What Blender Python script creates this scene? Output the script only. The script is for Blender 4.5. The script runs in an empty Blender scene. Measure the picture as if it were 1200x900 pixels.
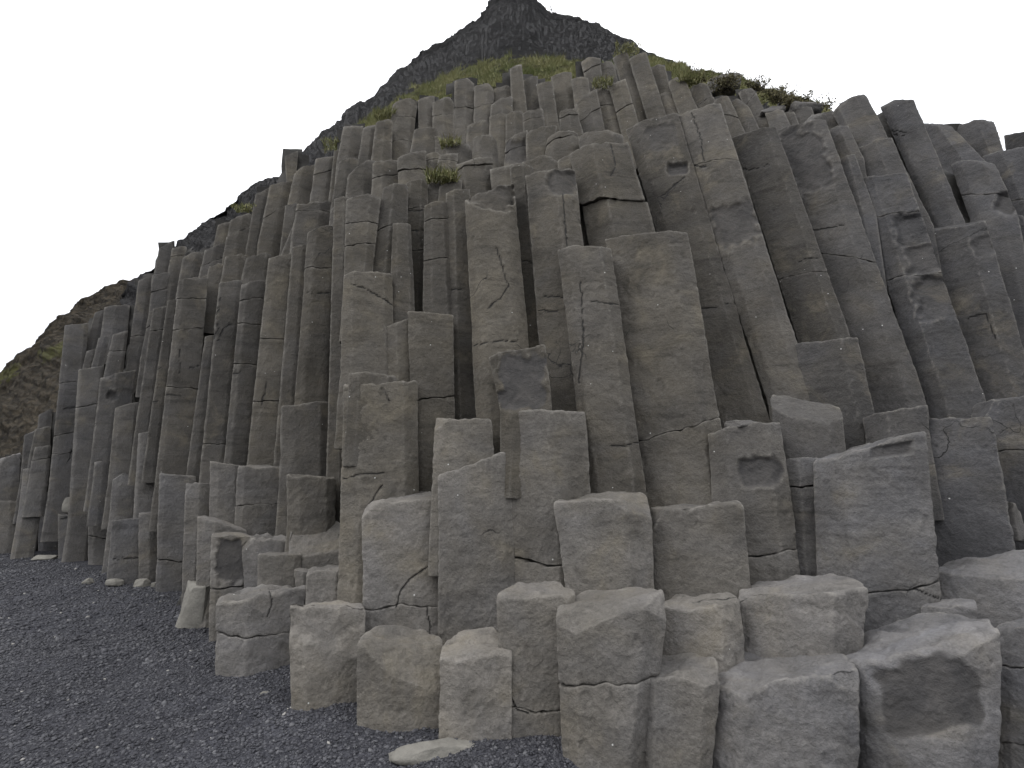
import bpy, math, random
import numpy as np
from mathutils import Vector
from mathutils.bvhtree import BVHTree

random.seed(7)
rng = np.random.default_rng(7)
scene = bpy.context.scene
COL = scene.collection

# ------------------------------------------------------------------ camera model (pixels of a 1200x900 picture)
F = 560.0
PITCH = math.radians(9.6)
EYE = 1.6
CP, SP = math.cos(PITCH), math.sin(PITCH)
CAM = np.array([0.0, 0.0, EYE])

def ray(x, y):
    u = -(y - 450.0) / F
    return np.array([(x - 600.0) / F, CP - u * SP, SP + u * CP])

def at(x, y, Y):
    r = ray(x, y)
    return CAM + r * (Y / r[1])

def ground_y(x, y):
    r = ray(x, y)
    return -EYE / r[2] * r[1]

def project(P):
    d = P - CAM
    fw = d[:, 1] * CP + d[:, 2] * SP
    up = -d[:, 1] * SP + d[:, 2] * CP
    fw = np.maximum(fw, 1e-3)
    return 600 + F * d[:, 0] / fw, 450 - F * up / fw

# ------------------------------------------------------------------ noise
_perm = np.random.default_rng(3).permutation(256)
_perm = np.concatenate([_perm, _perm, _perm])
_grad = np.array([[1,1,0],[-1,1,0],[1,-1,0],[-1,-1,0],[1,0,1],[-1,0,1],[1,0,-1],[-1,0,-1],
                  [0,1,1],[0,-1,1],[0,1,-1],[0,-1,-1],[1,1,0],[-1,1,0],[0,-1,1],[0,-1,-1]], float)

def pn(P):
    P = np.asarray(P, float)
    I = np.floor(P).astype(int)
    f = P - I
    I &= 255
    w = f * f * f * (f * (f * 6 - 15) + 10)
    out = 0
    for dx in (0, 1):
        wx = w[:, 0] if dx else 1 - w[:, 0]
        for dy in (0, 1):
            wy = w[:, 1] if dy else 1 - w[:, 1]
            for dz in (0, 1):
                wz = w[:, 2] if dz else 1 - w[:, 2]
                h = _perm[_perm[_perm[I[:, 0] + dx] + I[:, 1] + dy] + I[:, 2] + dz] & 15
                g = _grad[h]
                out = out + wx * wy * wz * (g[:, 0] * (f[:, 0] - dx) + g[:, 1] * (f[:, 1] - dy) + g[:, 2] * (f[:, 2] - dz))
    return out

def fbm(P, oct=4, gain=.5):
    a, s, o = 1.0, 1.0, 0
    for i in range(oct):
        o = o + a * pn(P * s + i * 17.3)
        a *= gain
        s *= 2.03
    return o

def ridged(P, oct=4):
    a, s, o = 1.0, 1.0, 0
    for i in range(oct):
        o = o + a * (1 - 2 * np.abs(pn(P * s + i * 11.7)))
        a *= .5
        s *= 2.1
    return o

def sstep(a, b, x):
    t = np.clip((x - a) / (b - a), 0, 1)
    return t * t * (3 - 2 * t)

# ------------------------------------------------------------------ materials
def new_mat(name):
    m = bpy.data.materials.new(name)
    m.use_nodes = True
    nt = m.node_tree
    b = nt.nodes['Principled BSDF']
    b.inputs['Roughness'].default_value = .9
    b.inputs['Specular IOR Level'].default_value = .25
    return m, nt, b

class NT:
    def __init__(s, nt):
        s.nt = nt
    def n(s, t, **kw):
        nd = s.nt.nodes.new(t)
        for k, v in kw.items():
            setattr(nd, k, v)
        return nd
    def link(s, a, b):
        s.nt.links.new(a, b)
    def noise(s, vec, scale, detail=5, rough=.55, dist=0.0):
        nd = s.n('ShaderNodeTexNoise')
        nd.inputs['Scale'].default_value = scale
        nd.inputs['Detail'].default_value = detail
        nd.inputs['Roughness'].default_value = rough
        nd.inputs['Distortion'].default_value = dist
        s.link(vec, nd.inputs['Vector'])
        return nd.outputs['Fac']
    def rng(s, v, a, b, c, d):
        nd = s.n('ShaderNodeMapRange')
        for i, x in enumerate((a, b, c, d)):
            nd.inputs[i + 1].default_value = x
        s.link(v, nd.inputs[0])
        return nd.outputs[0]
    def math(s, op, a, b):
        nd = s.n('ShaderNodeMath', operation=op)
        for i, x in enumerate((a, b)):
            if isinstance(x, (int, float)):
                nd.inputs[i].default_value = x
            else:
                s.link(x, nd.inputs[i])
        return nd.outputs[0]
    def mix(s, fac, a, b, mode='MIX'):
        nd = s.n('ShaderNodeMix', data_type='RGBA', blend_type=mode)
        if isinstance(fac, (int, float)):
            nd.inputs[0].default_value = fac
        else:
            s.link(fac, nd.inputs[0])
        for i, x in ((6, a), (7, b)):
            if isinstance(x, tuple):
                nd.inputs[i].default_value = (*x, 1)
            else:
                s.link(x, nd.inputs[i])
        return nd.outputs[2]
    def scale(s, col, f):
        g = s.n('ShaderNodeCombineColor')
        for i in range(3):
            s.link(f, g.inputs[i])
        return s.mix(1.0, col, g.outputs[0], 'MULTIPLY')
    def bump(s, h, strength, dist, prev=None):
        b = s.n('ShaderNodeBump')
        b.inputs['Strength'].default_value = strength
        b.inputs['Distance'].default_value = dist
        s.link(h, b.inputs['Height'])
        if prev is not None:
            s.link(prev, b.inputs['Normal'])
        return b.outputs[0]
    def attr(s, name):
        nd = s.n('ShaderNodeAttribute', attribute_name=name)
        return nd.outputs['Fac']
    def pos(s):
        return s.n('ShaderNodeNewGeometry').outputs['Position']

def make_basalt():
    m, nt, b = new_mat('basalt')
    g = NT(nt)
    p = g.pos()
    tint, fresh = g.attr('tint'), g.attr('fresh')
    tn = g.math('ADD', tint, g.rng(g.noise(p, 1.9, 5, .6, .6), .35, .65, -.18, .18))
    base = g.mix(tn, (.136, .134, .139), (.160, .143, .115))
    base = g.scale(base, g.math('MULTIPLY', g.attr('tone'), .88))
    big = g.noise(p, 1.3, 4, .6)
    mid = g.noise(p, 6.0, 6, .65, .4)
    fin = g.noise(p, 55.0, 4, .7)
    base = g.scale(base, g.rng(big, .28, .72, .66, 1.32))
    base = g.scale(base, g.rng(mid, .25, .75, .84, 1.16))
    base = g.scale(base, g.rng(fin, .25, .75, .78, 1.22))
    rnd = g.n('ShaderNodeObjectInfo').outputs['Random']
    base = g.scale(base, g.rng(rnd, 0, 1, .90, 1.10))
    # ochre dust and dark water stains with shapes of their own
    st = g.noise(p, 2.6, 7, .7, .8)
    base = g.mix(g.rng(st, .56, .70, 0, .42), base, (.068, .064, .060))
    oc = g.noise(p, 1.9, 6, .65, .5)
    base = g.mix(g.rng(oc, .57, .75, 0, .45), base, (.20, .175, .13))
    bm = g.n('ShaderNodeMapping')
    bm.inputs['Scale'].default_value = (.7, .7, 4.5)
    g.link(p, bm.inputs['Vector'])
    bands = g.noise(bm.outputs[0], 1.6, 7, .7, .5)
    base = g.scale(base, g.rng(bands, .54, .70, 1, .62))
    base = g.scale(base, g.rng(g.noise(bm.outputs[0], 3.1, 5, .6, .4), .30, .42, .80, 1))
    # worn pale edges
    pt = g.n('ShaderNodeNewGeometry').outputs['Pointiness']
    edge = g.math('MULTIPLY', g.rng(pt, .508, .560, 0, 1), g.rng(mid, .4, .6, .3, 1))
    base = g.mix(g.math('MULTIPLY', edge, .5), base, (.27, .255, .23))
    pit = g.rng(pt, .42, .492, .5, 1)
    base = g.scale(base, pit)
    # broken faces
    fr = g.mix(g.rng(mid, .3, .7, 0, 1), (.040, .039, .040), (.085, .080, .076))
    base = g.mix(g.math('MULTIPLY', fresh, .92), base, fr)
    # droppings: tiny pale specks
    vo = g.n('ShaderNodeTexVoronoi')
    vo.inputs['Scale'].default_value = 9
    g.link(p, vo.inputs['Vector'])
    sp = g.math('LESS_THAN', vo.outputs['Distance'], .055)
    sel = g.n('ShaderNodeSeparateColor')
    g.link(vo.outputs['Color'], sel.inputs[0])
    sp = g.math('MULTIPLY', sp, g.math('GREATER_THAN', sel.outputs[0], .86))
    base = g.mix(g.math('MULTIPLY', sp, .8), base, (.55, .55, .53))
    # hairline cracks
    wn = g.n('ShaderNodeTexNoise')
    wn.inputs['Scale'].default_value = 2.2
    wn.inputs['Detail'].default_value = 6
    g.link(p, wn.inputs['Vector'])
    va = g.n('ShaderNodeVectorMath', operation='MULTIPLY_ADD')
    g.link(wn.outputs['Color'], va.inputs[0])
    va.inputs[1].default_value = (.5, .5, .5)
    g.link(p, va.inputs[2])
    vc = g.n('ShaderNodeTexVoronoi', feature='DISTANCE_TO_EDGE')
    vc.inputs['Scale'].default_value = 1.15
    g.link(va.outputs[0], vc.inputs['Vector'])
    cr = g.rng(vc.outputs['Distance'], .002, .0075, 1, 0)
    cm = g.rng(g.noise(p, .9, 3, .5), .63, .67, 0, 1)
    cr = g.math('MULTIPLY', cr, cm)
    cr = g.math('MAXIMUM', cr, g.rng(g.attr('crack'), .35, .9, 0, 1))  # traced grooves: the shade inside the fissure is painted as dark colour
    base = g.mix(g.math('MULTIPLY', cr, .85), base, (.02, .02, .02))
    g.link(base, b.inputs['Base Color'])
    h1 = g.noise(p, 9, 9, .68)
    h2 = g.noise(p, 60, 5, .7)
    nrm = g.bump(h1, .65, .05)
    nrm = g.bump(g.noise(p, 26, 6, .72), .6, .022, nrm)
    nrm = g.bump(h2, .7, .012, nrm)
    inv = g.math('SUBTRACT', 1.0, cr)
    nrm = g.bump(inv, .6, .02, nrm)
    g.link(nrm, b.inputs['Normal'])
    return m

def make_terrain(name, dark, light, strata, grassy, sc=1.0):
    m, nt, b = new_mat(name)
    g = NT(nt)
    p = g.pos()
    mp = g.n('ShaderNodeMapping')
    mp.inputs['Scale'].default_value = (.8 * sc, .8 * sc, 1.7 * sc)
    mp.inputs['Rotation'].default_value = (0, math.radians(strata), 0)
    g.link(p, mp.inputs['Vector'])
    s1 = g.noise(mp.outputs[0], 1.5, 12, .76, .15)
    s2 = g.noise(p, 4.5 * sc, 9, .78)
    s3 = g.noise(p, .35 * sc, 4, .6)
    c = g.mix(g.rng(s1, .35, .68, 0, 1), dark, light)
    c = g.scale(c, g.rng(s2, .25, .75, .6, 1.4))
    c = g.scale(c, g.rng(s3, .3, .7, .75, 1.25))
    gr = g.attr('grass')
    gm = g.math('MULTIPLY', gr, g.rng(g.noise(p, 1.6 * sc, 5, .7), .35, .55, .2, 1))
    c = g.mix(gm, c, g.mix(s2, grassy[0], grassy[1]))
    g.link(c, b.inputs['Base Color'])
    h = g.math('ADD', s1, g.math('MULTIPLY', s2, .5))
    nrm = g.bump(h, 1.0, 1.1)
    nrm = g.bump(g.noise(p, 9 * sc, 8, .8), 1.0, .22, nrm)
    g.link(nrm, b.inputs['Normal'])
    return m

def make_gravel(name, a, bcol, bump):
    m, nt, b = new_mat(name)
    g = NT(nt)
    p = g.pos()
    v = g.n('ShaderNodeTexVoronoi')
    v.inputs['Scale'].default_value = 55
    g.link(p, v.inputs['Vector'])
    sc = g.n('ShaderNodeSeparateColor')
    g.link(v.outputs['Color'], sc.inputs[0])
    c = g.mix(sc.outputs[0], a, bcol)
    c = g.scale(c, g.rng(g.noise(p, 1.1, 5, .6), .3, .7, .75, 1.25))
    g.link(c, b.inputs['Base Color'])
    h = g.math('SUBTRACT', 1.0, v.outputs['Distance'])
    nrm = g.bump(h, bump, .02)
    nrm = g.bump(g.noise(p, 20, 6, .7), .8, .05, nrm)
    g.link(nrm, b.inputs['Normal'])
    return m

def make_pebble():
    m, nt, b = new_mat('pebbles')
    g = NT(nt)
    p = g.pos()
    t = g.attr('shade')
    cr = g.n('ShaderNodeValToRGB')
    els = cr.color_ramp.elements
    els[0].position, els[0].color = 0, (.024, .0245, .029, 1)
    els[1].position, els[1].color = 1, (.26, .25, .235, 1)
    e = els.new(.55); e.color = (.057, .0575, .065, 1)
    e = els.new(.9); e.color = (.11, .11, .116, 1)
    g.link(t, cr.inputs[0])
    c = g.scale(cr.outputs[0], g.rng(g.noise(p, .9, 4, .6), .3, .7, .78, 1.22))
    g.link(c, b.inputs['Base Color'])
    b.inputs['Roughness'].default_value = .75
    return m

def make_plain(name, c1, c2, scale, rough=.9, attr=None):
    m, nt, b = new_mat(name)
    g = NT(nt)
    p = g.pos()
    f = g.attr(attr) if attr else g.rng(g.noise(p, scale, 6, .65), .3, .7, 0, 1)
    c = g.mix(f, c1, c2)
    g.link(c, b.inputs['Base Color'])
    b.inputs['Roughness'].default_value = rough
    if not attr:
        g.link(g.bump(g.noise(p, scale * 3, 6, .7), .6, .03), b.inputs['Normal'])
    return m

M_BASALT = make_basalt()
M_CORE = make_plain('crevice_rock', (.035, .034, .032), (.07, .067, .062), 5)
M_MOUNT = make_terrain('mountain_rock', (.016, .017, .020), (.078, .075, .075), 12, ((.115, .125, .045), (.23, .21, .10)))
M_HILL = make_terrain('hill_rock', (.020, .018, .016), (.15, .122, .083), -38, ((.09, .10, .03), (.15, .14, .05)), 1.2)
M_BEACH = make_gravel('black_gravel', (.026, .027, .034), (.070, .071, .082), 1.0)
M_PEB = make_pebble()
M_GRASS = make_plain('grass_blades', (.095, .115, .035), (.28, .26, .125), 3, .7, 'shade')
M_SHRUB = make_plain('shrub_leaves', (.055, .052, .030), (.19, .17, .085), 3, .8, 'shade')
M_TWIG = make_plain('shrub_twigs', (.06, .05, .035), (.09, .075, .055), 9)
M_PALE = make_plain('pale_stone', (.13, .125, .112), (.215, .205, .182), 7)
M_BIRD = make_plain('bird_feathers', (.16, .16, .16), (.34, .34, .34), 9)

# ------------------------------------------------------------------ object helpers
def link_mesh(name, verts, faces_flat, loop_tot, mat, attrs=None, smooth=True):
    me = bpy.data.meshes.new(name)
    nv, nf = len(verts), len(loop_tot)
    me.vertices.add(nv)
    me.vertices.foreach_set('co', np.ascontiguousarray(verts, dtype=np.float32).ravel())
    me.loops.add(len(faces_flat))
    me.loops.foreach_set('vertex_index', np.ascontiguousarray(faces_flat, dtype=np.int32))
    me.polygons.add(nf)
    starts = np.concatenate([[0], np.cumsum(loop_tot)[:-1]]).astype(np.int32)
    me.polygons.foreach_set('loop_start', starts)
    me.polygons.foreach_set('loop_total', np.asarray(loop_tot, dtype=np.int32))
    if smooth:
        me.polygons.foreach_set('use_smooth', np.ones(nf, dtype=bool))
    for k, a in (attrs or {}).items():
        at_ = me.attributes.new(k, 'FLOAT', 'POINT')
        at_.data.foreach_set('value', np.ascontiguousarray(a, dtype=np.float32))
    me.update(calc_edges=True)
    me.validate()
    me.materials.append(mat)
    o = bpy.data.objects.new(name, me)
    COL.objects.link(o)
    return o

def set_origin(o, loc):
    me = o.data
    n = len(me.vertices)
    co = np.empty(n * 3, dtype=np.float32)
    me.vertices.foreach_get('co', co)
    co = co.reshape(-1, 3) - np.asarray(loc, dtype=np.float32)
    me.vertices.foreach_set('co', co.ravel())
    me.update()
    o.location = loc

def tag(o, label=None, cat=None, group=None, kind=None):
    if label: o['label'] = label
    if cat: o['category'] = cat
    if group: o['group'] = group
    if kind: o['kind'] = kind
    return o

def grid_faces(nr, nc, wrap=False):
    i = np.arange(nr - 1)[:, None]
    ncx = nc if wrap else nc - 1
    j = np.arange(ncx)[None, :]
    j2 = (j + 1) % nc
    q = np.stack([i * nc + j, i * nc + j2, (i + 1) * nc + j2, (i + 1) * nc + j], -1).reshape(-1, 4)
    return q

# ------------------------------------------------------------------ basalt columns
CORE_PTS = []
ALL = []                         # specs, for labels by order in a row

def fillet_ring(pts, radii, sf, sb):
    n = len(pts)
    out = []
    P = [np.array(p, float) for p in pts]
    segs = []
    for i in range(n):
        a, b, c = P[i - 1], P[i], P[(i + 1) % n]
        la, lc = np.linalg.norm(a - b), np.linalg.norm(c - b)
        r = min(radii[i], .42 * la, .42 * lc)
        segs.append((b + (a - b) / la * r, b, b + (c - b) / lc * r))
    for i in range(n):
        s, b, e = segs[i]
        st = sf if b[1] < .3 else sb
        k = max(2, int(np.ceil(np.linalg.norm(e - s) / st)) + 1)
        for t in np.linspace(0, 1, k):
            out.append((1 - t) ** 2 * s + 2 * t * (1 - t) * b + t * t * e)
        nx = segs[(i + 1) % n][0]
        st = sf if (e[1] + nx[1]) / 2 < .3 else sb
        k = max(1, int(np.ceil(np.linalg.norm(nx - e) / st)))
        for t in np.linspace(0, 1, k + 1)[1:-1]:
            out.append(e + (nx - e) * t)
    res = [out[0]]
    for p in out[1:]:
        if np.linalg.norm(p - res[-1]) > 1e-4:
            res.append(p)
    return np.array(res)

def build_column(sp, idx):
    R = random.Random(idx * 131 + 5)
    (tlx, tly, trx, try_), (blx, brx, yb), D = sp['top'], sp['bot'], sp['D']
    kl = sp.get('lean', .26)
    ground = D is None
    if ground:
        D = ground_y((blx + brx) / 2, yb)
    # plan frame
    r = ray((blx + brx) / 2, yb)
    n = np.array([r[0], r[1], 0]); n /= np.linalg.norm(n)
    h = np.array([n[1], -n[0], 0])
    w0 = .25
    for _ in range(3):
        P = CAM + r * (D / r[1])
        dn = P @ n + .5 * w0
        rn = r @ n
        tb = dn / rn
        zb = EYE + tb * r[2]
        def onplane(x, y):
            q = ray(x, y)
            t = (dn + kl * (EYE - zb)) / (q @ n - kl * q[2])
            return CAM + q * t
        BL, BR, TL, TR = onplane(blx, yb), onplane(brx, yb), onplane(tlx, tly), onplane(trx, try_)
        w0 = ((BR - BL) @ h + (TR - TL) @ h) / 4
    aBL, aBR, aTL, aTR = BL @ h, BR @ h, TL @ h, TR @ h
    zBL, zBR, zTL, zTR = BL[2], BR[2], TL[2], TR[2]
    ext = .25 if ground else (9.0 if sp['row'] in 'HS' else sp.get('ext', .75))
    zlow = min(zBL, zBR) - ext
    zlow = max(zlow, -.3)
    def edges(z):
        tl = np.clip((z - zBL) / (zTL - zBL), 0, 1.3)
        tr = np.clip((z - zBR) / (zTR - zBR), 0, 1.3)
        return aBL + (aTL - aBL) * tl, aBR + (aTR - aBR) * tr
    # cross-section
    fs = sp['folds']
    if fs is None:
        c = R.random()
        fs = [R.uniform(-.5, .5)] if c < .4 else ([-R.uniform(.45, .75), R.uniform(.45, .8)] if c < .85 else [])
    rr = sp.get('round', .05)
    if len(fs) == 0:
        front = [(-.62, -.40), (.55, -.42)]; rf = .45
    elif len(fs) == 1:
        front = [(fs[0], (-.58 + .25 * abs(fs[0])) * (.45 if sp['row'] in 'DEFGTSL' else .66))]; rf = rr
        if fs[0] < -.35: front.append((.6, -.30)); 
        if fs[0] > .35: front.insert(0, (-.6, -.30))
    else:
        sl = lambda w_: w_ * (.28 if w_ < .3 else .50) * sp.get('fd', 1.0)
        d1, d2 = min(.55, sl(fs[0] + 1)), min(.55, sl(1 - fs[1]))
        front = [(fs[0], -d1), (fs[1], -d2)]; rf = rr
    back = [(1, sp.get('vR', 0)), (.96, .75), (.5, 1.45), (-.5, 1.5), (-.97, .7)]
    pts = [(-1, sp.get('vL', 0))] + front + back
    rad = [.035 * R.uniform(.7, 1.5)] + [rf * R.uniform(.6, 1.5) for _ in front] + [.035] + [.1] * 4
    pxw = (brx - blx + trx - tlx) / 4
    stp = max((1.6 if sp['row'] in 'ABCH' else 2.2) / pxw, .022)
    ring = fillet_ring(pts, rad, stp, stp * 3.5)
    M = len(ring)
    U, V = ring[:, 0] * (1.085 if sp['row'] in 'DEL' else 1.06), ring[:, 1]
    e = min(.075 * w0, .022) * sp.get('edge', 1.0)
    sv = sp.get('tv', R.uniform(-.10, .12))
    seedv = np.array([idx * 3.7, idx * 1.3, idx * .7])
    def ztop(u, v):
        z = zTL + (zTR - zTL) * (u + 1) / 2 + sv * v * w0
        q = np.stack([u * 1.6, v * 1.6, np.zeros_like(u)], 1) + seedv
        return z + fbm(q, 3) * .10 * w0 * sp.get('rough', 1.0)
    def zlo_(u, v):
        return np.full_like(u, zlow)
    # joints
    cuts_z = []
    if sp['row'] in 'EFGTSL':
        sp.setdefault('rough', 1.5)
        H_ = yb - (tly + try_) / 2
        if not sp['cracks'] and not sp.get('whole') and R.random() < .45 and H_ > 30:
            f_ = R.uniform(.2, .5); k_ = R.uniform(-.12, .12)
            sp['cracks'] = [(tly + H_ * (f_ - k_), try_ + H_ * (f_ + k_))]
    for (yl, yr) in sp['cracks']:
        tL = (yl - tly) / (yb - tly); tR = (yr - try_) / (yb - try_)
        zl = onplane(tlx + (blx - tlx) * tL, yl)[2]
        zr = onplane(trx + (brx - trx) * tR, yr)[2]
        ph = R.uniform(0, 50)
        def zc(u, v, zl=zl, zr=zr, ph=ph):
            q = np.stack([u * 1.1 + ph, v * .7, np.zeros_like(u)], 1)
            q2 = np.stack([u * 4 + ph, v * 3, np.zeros_like(u)], 1)
            return zl + (zr - zl) * (u + 1) / 2 + pn(q) * .14 * w0 + pn(q2) * .05 * w0
        cuts_z.append(zc)
    cuts_z.sort(key=lambda f: f(np.zeros(1), np.zeros(1))[0])
    levels = [zlo_] + cuts_z + [ztop]
    # planar breaks
    planes = []
    if sp['row'] in 'CDH' and yb - tly > 130 and R.random() < .6:
        ls = list(sp.get('lines', []))
        for k in range(R.choice([1, 1, 2])):
            f_ = R.uniform(.12, .85)
            yy_ = tly + (yb - tly) * f_
            xl_ = tlx + (blx - tlx) * f_; xr_ = trx + (brx - trx) * f_
            side_ = R.random() < .5
            x0_ = xl_ if side_ else xr_
            x1_ = x0_ + (xr_ - xl_) * R.uniform(.3, .95) * (1 if side_ else -1)
            dy_ = R.uniform(-.10, .10) * (xr_ - xl_)
            ls.append([(x0_, yy_), ((x0_ + x1_) / 2, yy_ + dy_ * R.uniform(.1, .9)), (x1_, yy_ + dy_)])
        sp['lines'] = ls
    for (cx, cy, nu, nv, nz) in sp.get('cuts', []):
        q = ray(cx, cy)
        dd = dn - .45 * w0
        t = (dd + kl * (EYE - zb)) / (q @ n - kl * q[2])
        nn = nu * h + nv * n + nz * np.array([0, 0, 1.]); nn /= np.linalg.norm(nn)
        planes.append((CAM + q * t, nn))
    ncut = sp.get('autocut', 1)
    if ncut:
        for k in range((R.choice([1, 2, 2, 3]) if sp['row'] in 'EFGTSL' else R.choice([0, 1, 1, 2])) * ncut):
            side = R.choice([-1, 1])
            u0 = side * R.uniform(.35, .95)
            v0 = -.35 if abs(u0) < .7 else -.1
            zt = ztop(np.array([u0]), np.array([v0]))[0]
            aL, aR = edges(zt)
            pos = h * ((aL + aR) / 2 + u0 * (aR - aL) / 2) + n * (dn + kl * (zt - zb) + v0 * w0) + np.array([0, 0, zt])
            nn = h * side * R.uniform(.2, .9) - n * R.uniform(.3, .9) + np.array([0, 0, R.uniform(.4, 1.0)])
            nn /= np.linalg.norm(nn)
            planes.append((pos - nn * R.uniform(.02, .16) * w0, nn))
    for zc in [ztop]:
        pass
    tint = sp['tint'] + R.uniform(-.12, .12)
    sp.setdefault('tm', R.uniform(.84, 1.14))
    gap = .007 if pxw > 25 else .012
    objs = []
    zs_core = np.arange(zlow, max(zTL, zTR) - .1, .25)
    for z in zs_core:
        aL, aR = edges(z)
        p = h * (aL + aR) / 2 + n * (dn + kl * (z - zb) + .45 * w0)
        for us in (-.6, 0, .6):
            CORE_PTS.append((p[0] + h[0] * us * w0, p[1] + h[1] * us * w0, z, w0))
    for si in range(len(levels) - 1):
        lo, hi = levels[si], levels[si + 1]
        last = si == len(levels) - 2
        big_ = 1.0 if sp['row'] in 'EFGTSL' else .15
        du = 0 if len(levels) == 2 else R.uniform(-.022, .022) * w0 * 2 * big_
        dv = 0 if len(levels) == 2 else R.uniform(-.035, .035) * w0 * 2 * big_
        zl0, zh0 = lo(U, V) + (gap / 2 if si else 0), hi(U, V) - (0 if last else gap / 2)
        vis_h = max(4.0, abs((zh0.mean() - max(zl0.mean(), min(zBL, zBR) - .1))) / max(.05, (zTL + zTR - zBL - zBR) / 2) * (yb - (tly + try_) / 2))
        nrow = int(np.clip(vis_h / (1.8 if sp['row'] in 'ABCH' else 2.6), 5, 240))
        ee = e if last else min(e, .008)
        ep = ee / w0
        rings = []                                    # (scale, base: 0 lo / 1 hi, offset or fraction)
        ncap = int(np.clip(pxw / 3.5, 4, 22)) if (last and tly > 380) else 4
        for s in (.02, .5): rings.append((s, 'lo', 0))
        rings += [(1 - .7 * ep, 'lo', 0), (1 - .2 * ep, 'lo', .28 * ee)]
        tv0 = float(np.clip((min(zBL, zBR) - .12 - zl0.mean()) / max(zh0.mean() - zl0.mean(), .01), 0, .97))
        ts_ = np.linspace(tv0, 1, nrow)
        if tv0 > .01: ts_ = np.concatenate([np.linspace(0, tv0, 2 + int(tv0 * 8), endpoint=False), ts_])
        for t in ts_: rings.append((1, 'mid', t))
        rings += [(1 - .2 * ep, 'hi', .28 * ee), (1 - .7 * ep, 'hi', 0.0)]
        for s in np.linspace(1 - 1.2 * ep, .02, ncap): rings.append((s, 'hi', 0))
        NR = len(rings)
        uu = np.stack([U * r_[0] for r_ in rings]); vv = np.stack([(V - .25) * r_[0] + .25 for r_ in rings])
        zz = np.empty_like(uu)
        for ri, (s, b, o) in enumerate(rings):
            if b == 'mid':
                a0 = lo(U, V) + (gap / 2 if si else 0) + ee
                a1 = hi(U, V) - (0 if last else gap / 2) - ee
                zz[ri] = a0 + (a1 - a0) * o
            elif b == 'lo':
                zz[ri] = lo(uu[ri], vv[ri]) + (gap / 2 if si else 0) + o
            else:
                zz[ri] = hi(uu[ri], vv[ri]) - (0 if last else gap / 2) - o
        aL, aR = edges(zz)
        c_, w_ = (aL + aR) / 2, (aR - aL) / 2
        wob = pn(np.stack([zz.ravel() * 1.4 / (w0 * 3) + idx * 7.7, np.full(zz.size, idx * 3.1), np.zeros(zz.size)], 1)).reshape(zz.shape) * .035 * w0
        A = c_ + uu * w_ + du + wob
        Dn = dn + kl * (zz - zb) + vv * w0 + dv
        P = A[..., None] * h + Dn[..., None] * n + zz[..., None] * np.array([0, 0, 1.])
        P = P.reshape(-1, 3)
        for (p0, nn) in planes:
            d = (P - p0) @ nn
            d = d + .03 * w0 * fbm(P * (1.6 / w0) + seedv, 3)
            P = P - np.maximum(d, 0)[:, None] * nn
        # displacement along normals
        G = P.reshape(NR, M, 3)
        tu = np.roll(G, -1, 1) - np.roll(G, 1, 1)
        tv_ = np.gradient(G, axis=0)
        N = np.cross(tu, tv_)
        ln = np.linalg.norm(N, axis=2, keepdims=True)
        N = (N / np.maximum(ln, 1e-9)).reshape(-1, 3)
        s = max(w0, .12)
        disp = .022 * s * fbm(P * (.8 / s) + 5, 2) - .014 * s * np.abs(pn(P * (2.1 / s) + 31)) + .004 * s \
            + .0075 * s * fbm(P * (5.0 / s) + 77, 4) + .0042 * fbm(P * 24, 3)
        dent = fbm(P * np.array([2.6, 2.6, 1.7]) / s + 13, 2)
        disp -= .022 * s * sstep(.34, .60, dent)
        fresh = np.zeros(len(P))
        push = np.zeros(len(P))
        X, Y = project(P)
        for bt in sp.get('bites', []):
            cx, cy, rx, ry, dep, fr = bt[:6]
            ro = math.radians(bt[6] if len(bt) > 6 else 0)
            dx, dy = X - cx, Y - cy
            ex = (dx * math.cos(ro) + dy * math.sin(ro)) / rx
            ey = (-dx * math.sin(ro) + dy * math.cos(ro)) / ry
            ex = ex + .28 * pn(P * (2.4 / s) + 61); ey = ey + .28 * pn(P * (2.4 / s) + 71)
            q = (np.abs(ex) ** 6 + np.abs(ey) ** 6) ** (1 / 6)
            q = q + .07 * fbm(P * (3.2 / s) + 3, 2)
            m = sstep(1.14, .74, q) * (vv.ravel() < .25) * ((P[:, 2] > -9))
            push = np.maximum(push, m * dep * .85)
            fresh = np.maximum(fresh, sstep(1.0, .88, q + .06 * fbm(P * 14, 2)) * (m > 0) * fr)
        crack = np.zeros(len(P))
        if sp.get('lines'):
            jx = 1.5 * fbm(P * (3.5 / s) + 41, 2); jy = 1.5 * fbm(P * (3.5 / s) + 53, 2)
            for ln_ in sp['lines']:
                dmin = np.full(len(P), 1e9)
                for (x0, y0), (x1, y1) in zip(ln_[:-1], ln_[1:]):
                    vx, vy = x1 - x0, y1 - y0
                    t_ = np.clip(((X + jx - x0) * vx + (Y + jy - y0) * vy) / (vx * vx + vy * vy), 0, 1)
                    dmin = np.minimum(dmin, np.hypot(X + jx - x0 - t_ * vx, Y + jy - y0 - t_ * vy))
                m_ = sstep(1.35, .45, dmin) * (vv.ravel() < .3)
                crack = np.maximum(crack, m_)
                push = np.maximum(push, m_ * .008)
        P = P + N * disp[:, None] + n * push[:, None]
        fq = grid_faces(NR, M, True)
        flat = np.concatenate([fq.ravel(), np.arange(M)[::-1], (NR - 1) * M + np.arange(M)])
        lt = np.concatenate([np.full(len(fq), 4), [M, M]])
        name = 'basalt_rock' if len(levels) == 2 else ('cap' if last else 'shaft')
        if sp.get('name') and len(levels) == 2: name = sp['name']
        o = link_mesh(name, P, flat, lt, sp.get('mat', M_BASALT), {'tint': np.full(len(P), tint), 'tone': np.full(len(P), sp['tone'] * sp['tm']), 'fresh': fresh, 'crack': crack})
        objs.append(o)
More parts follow.
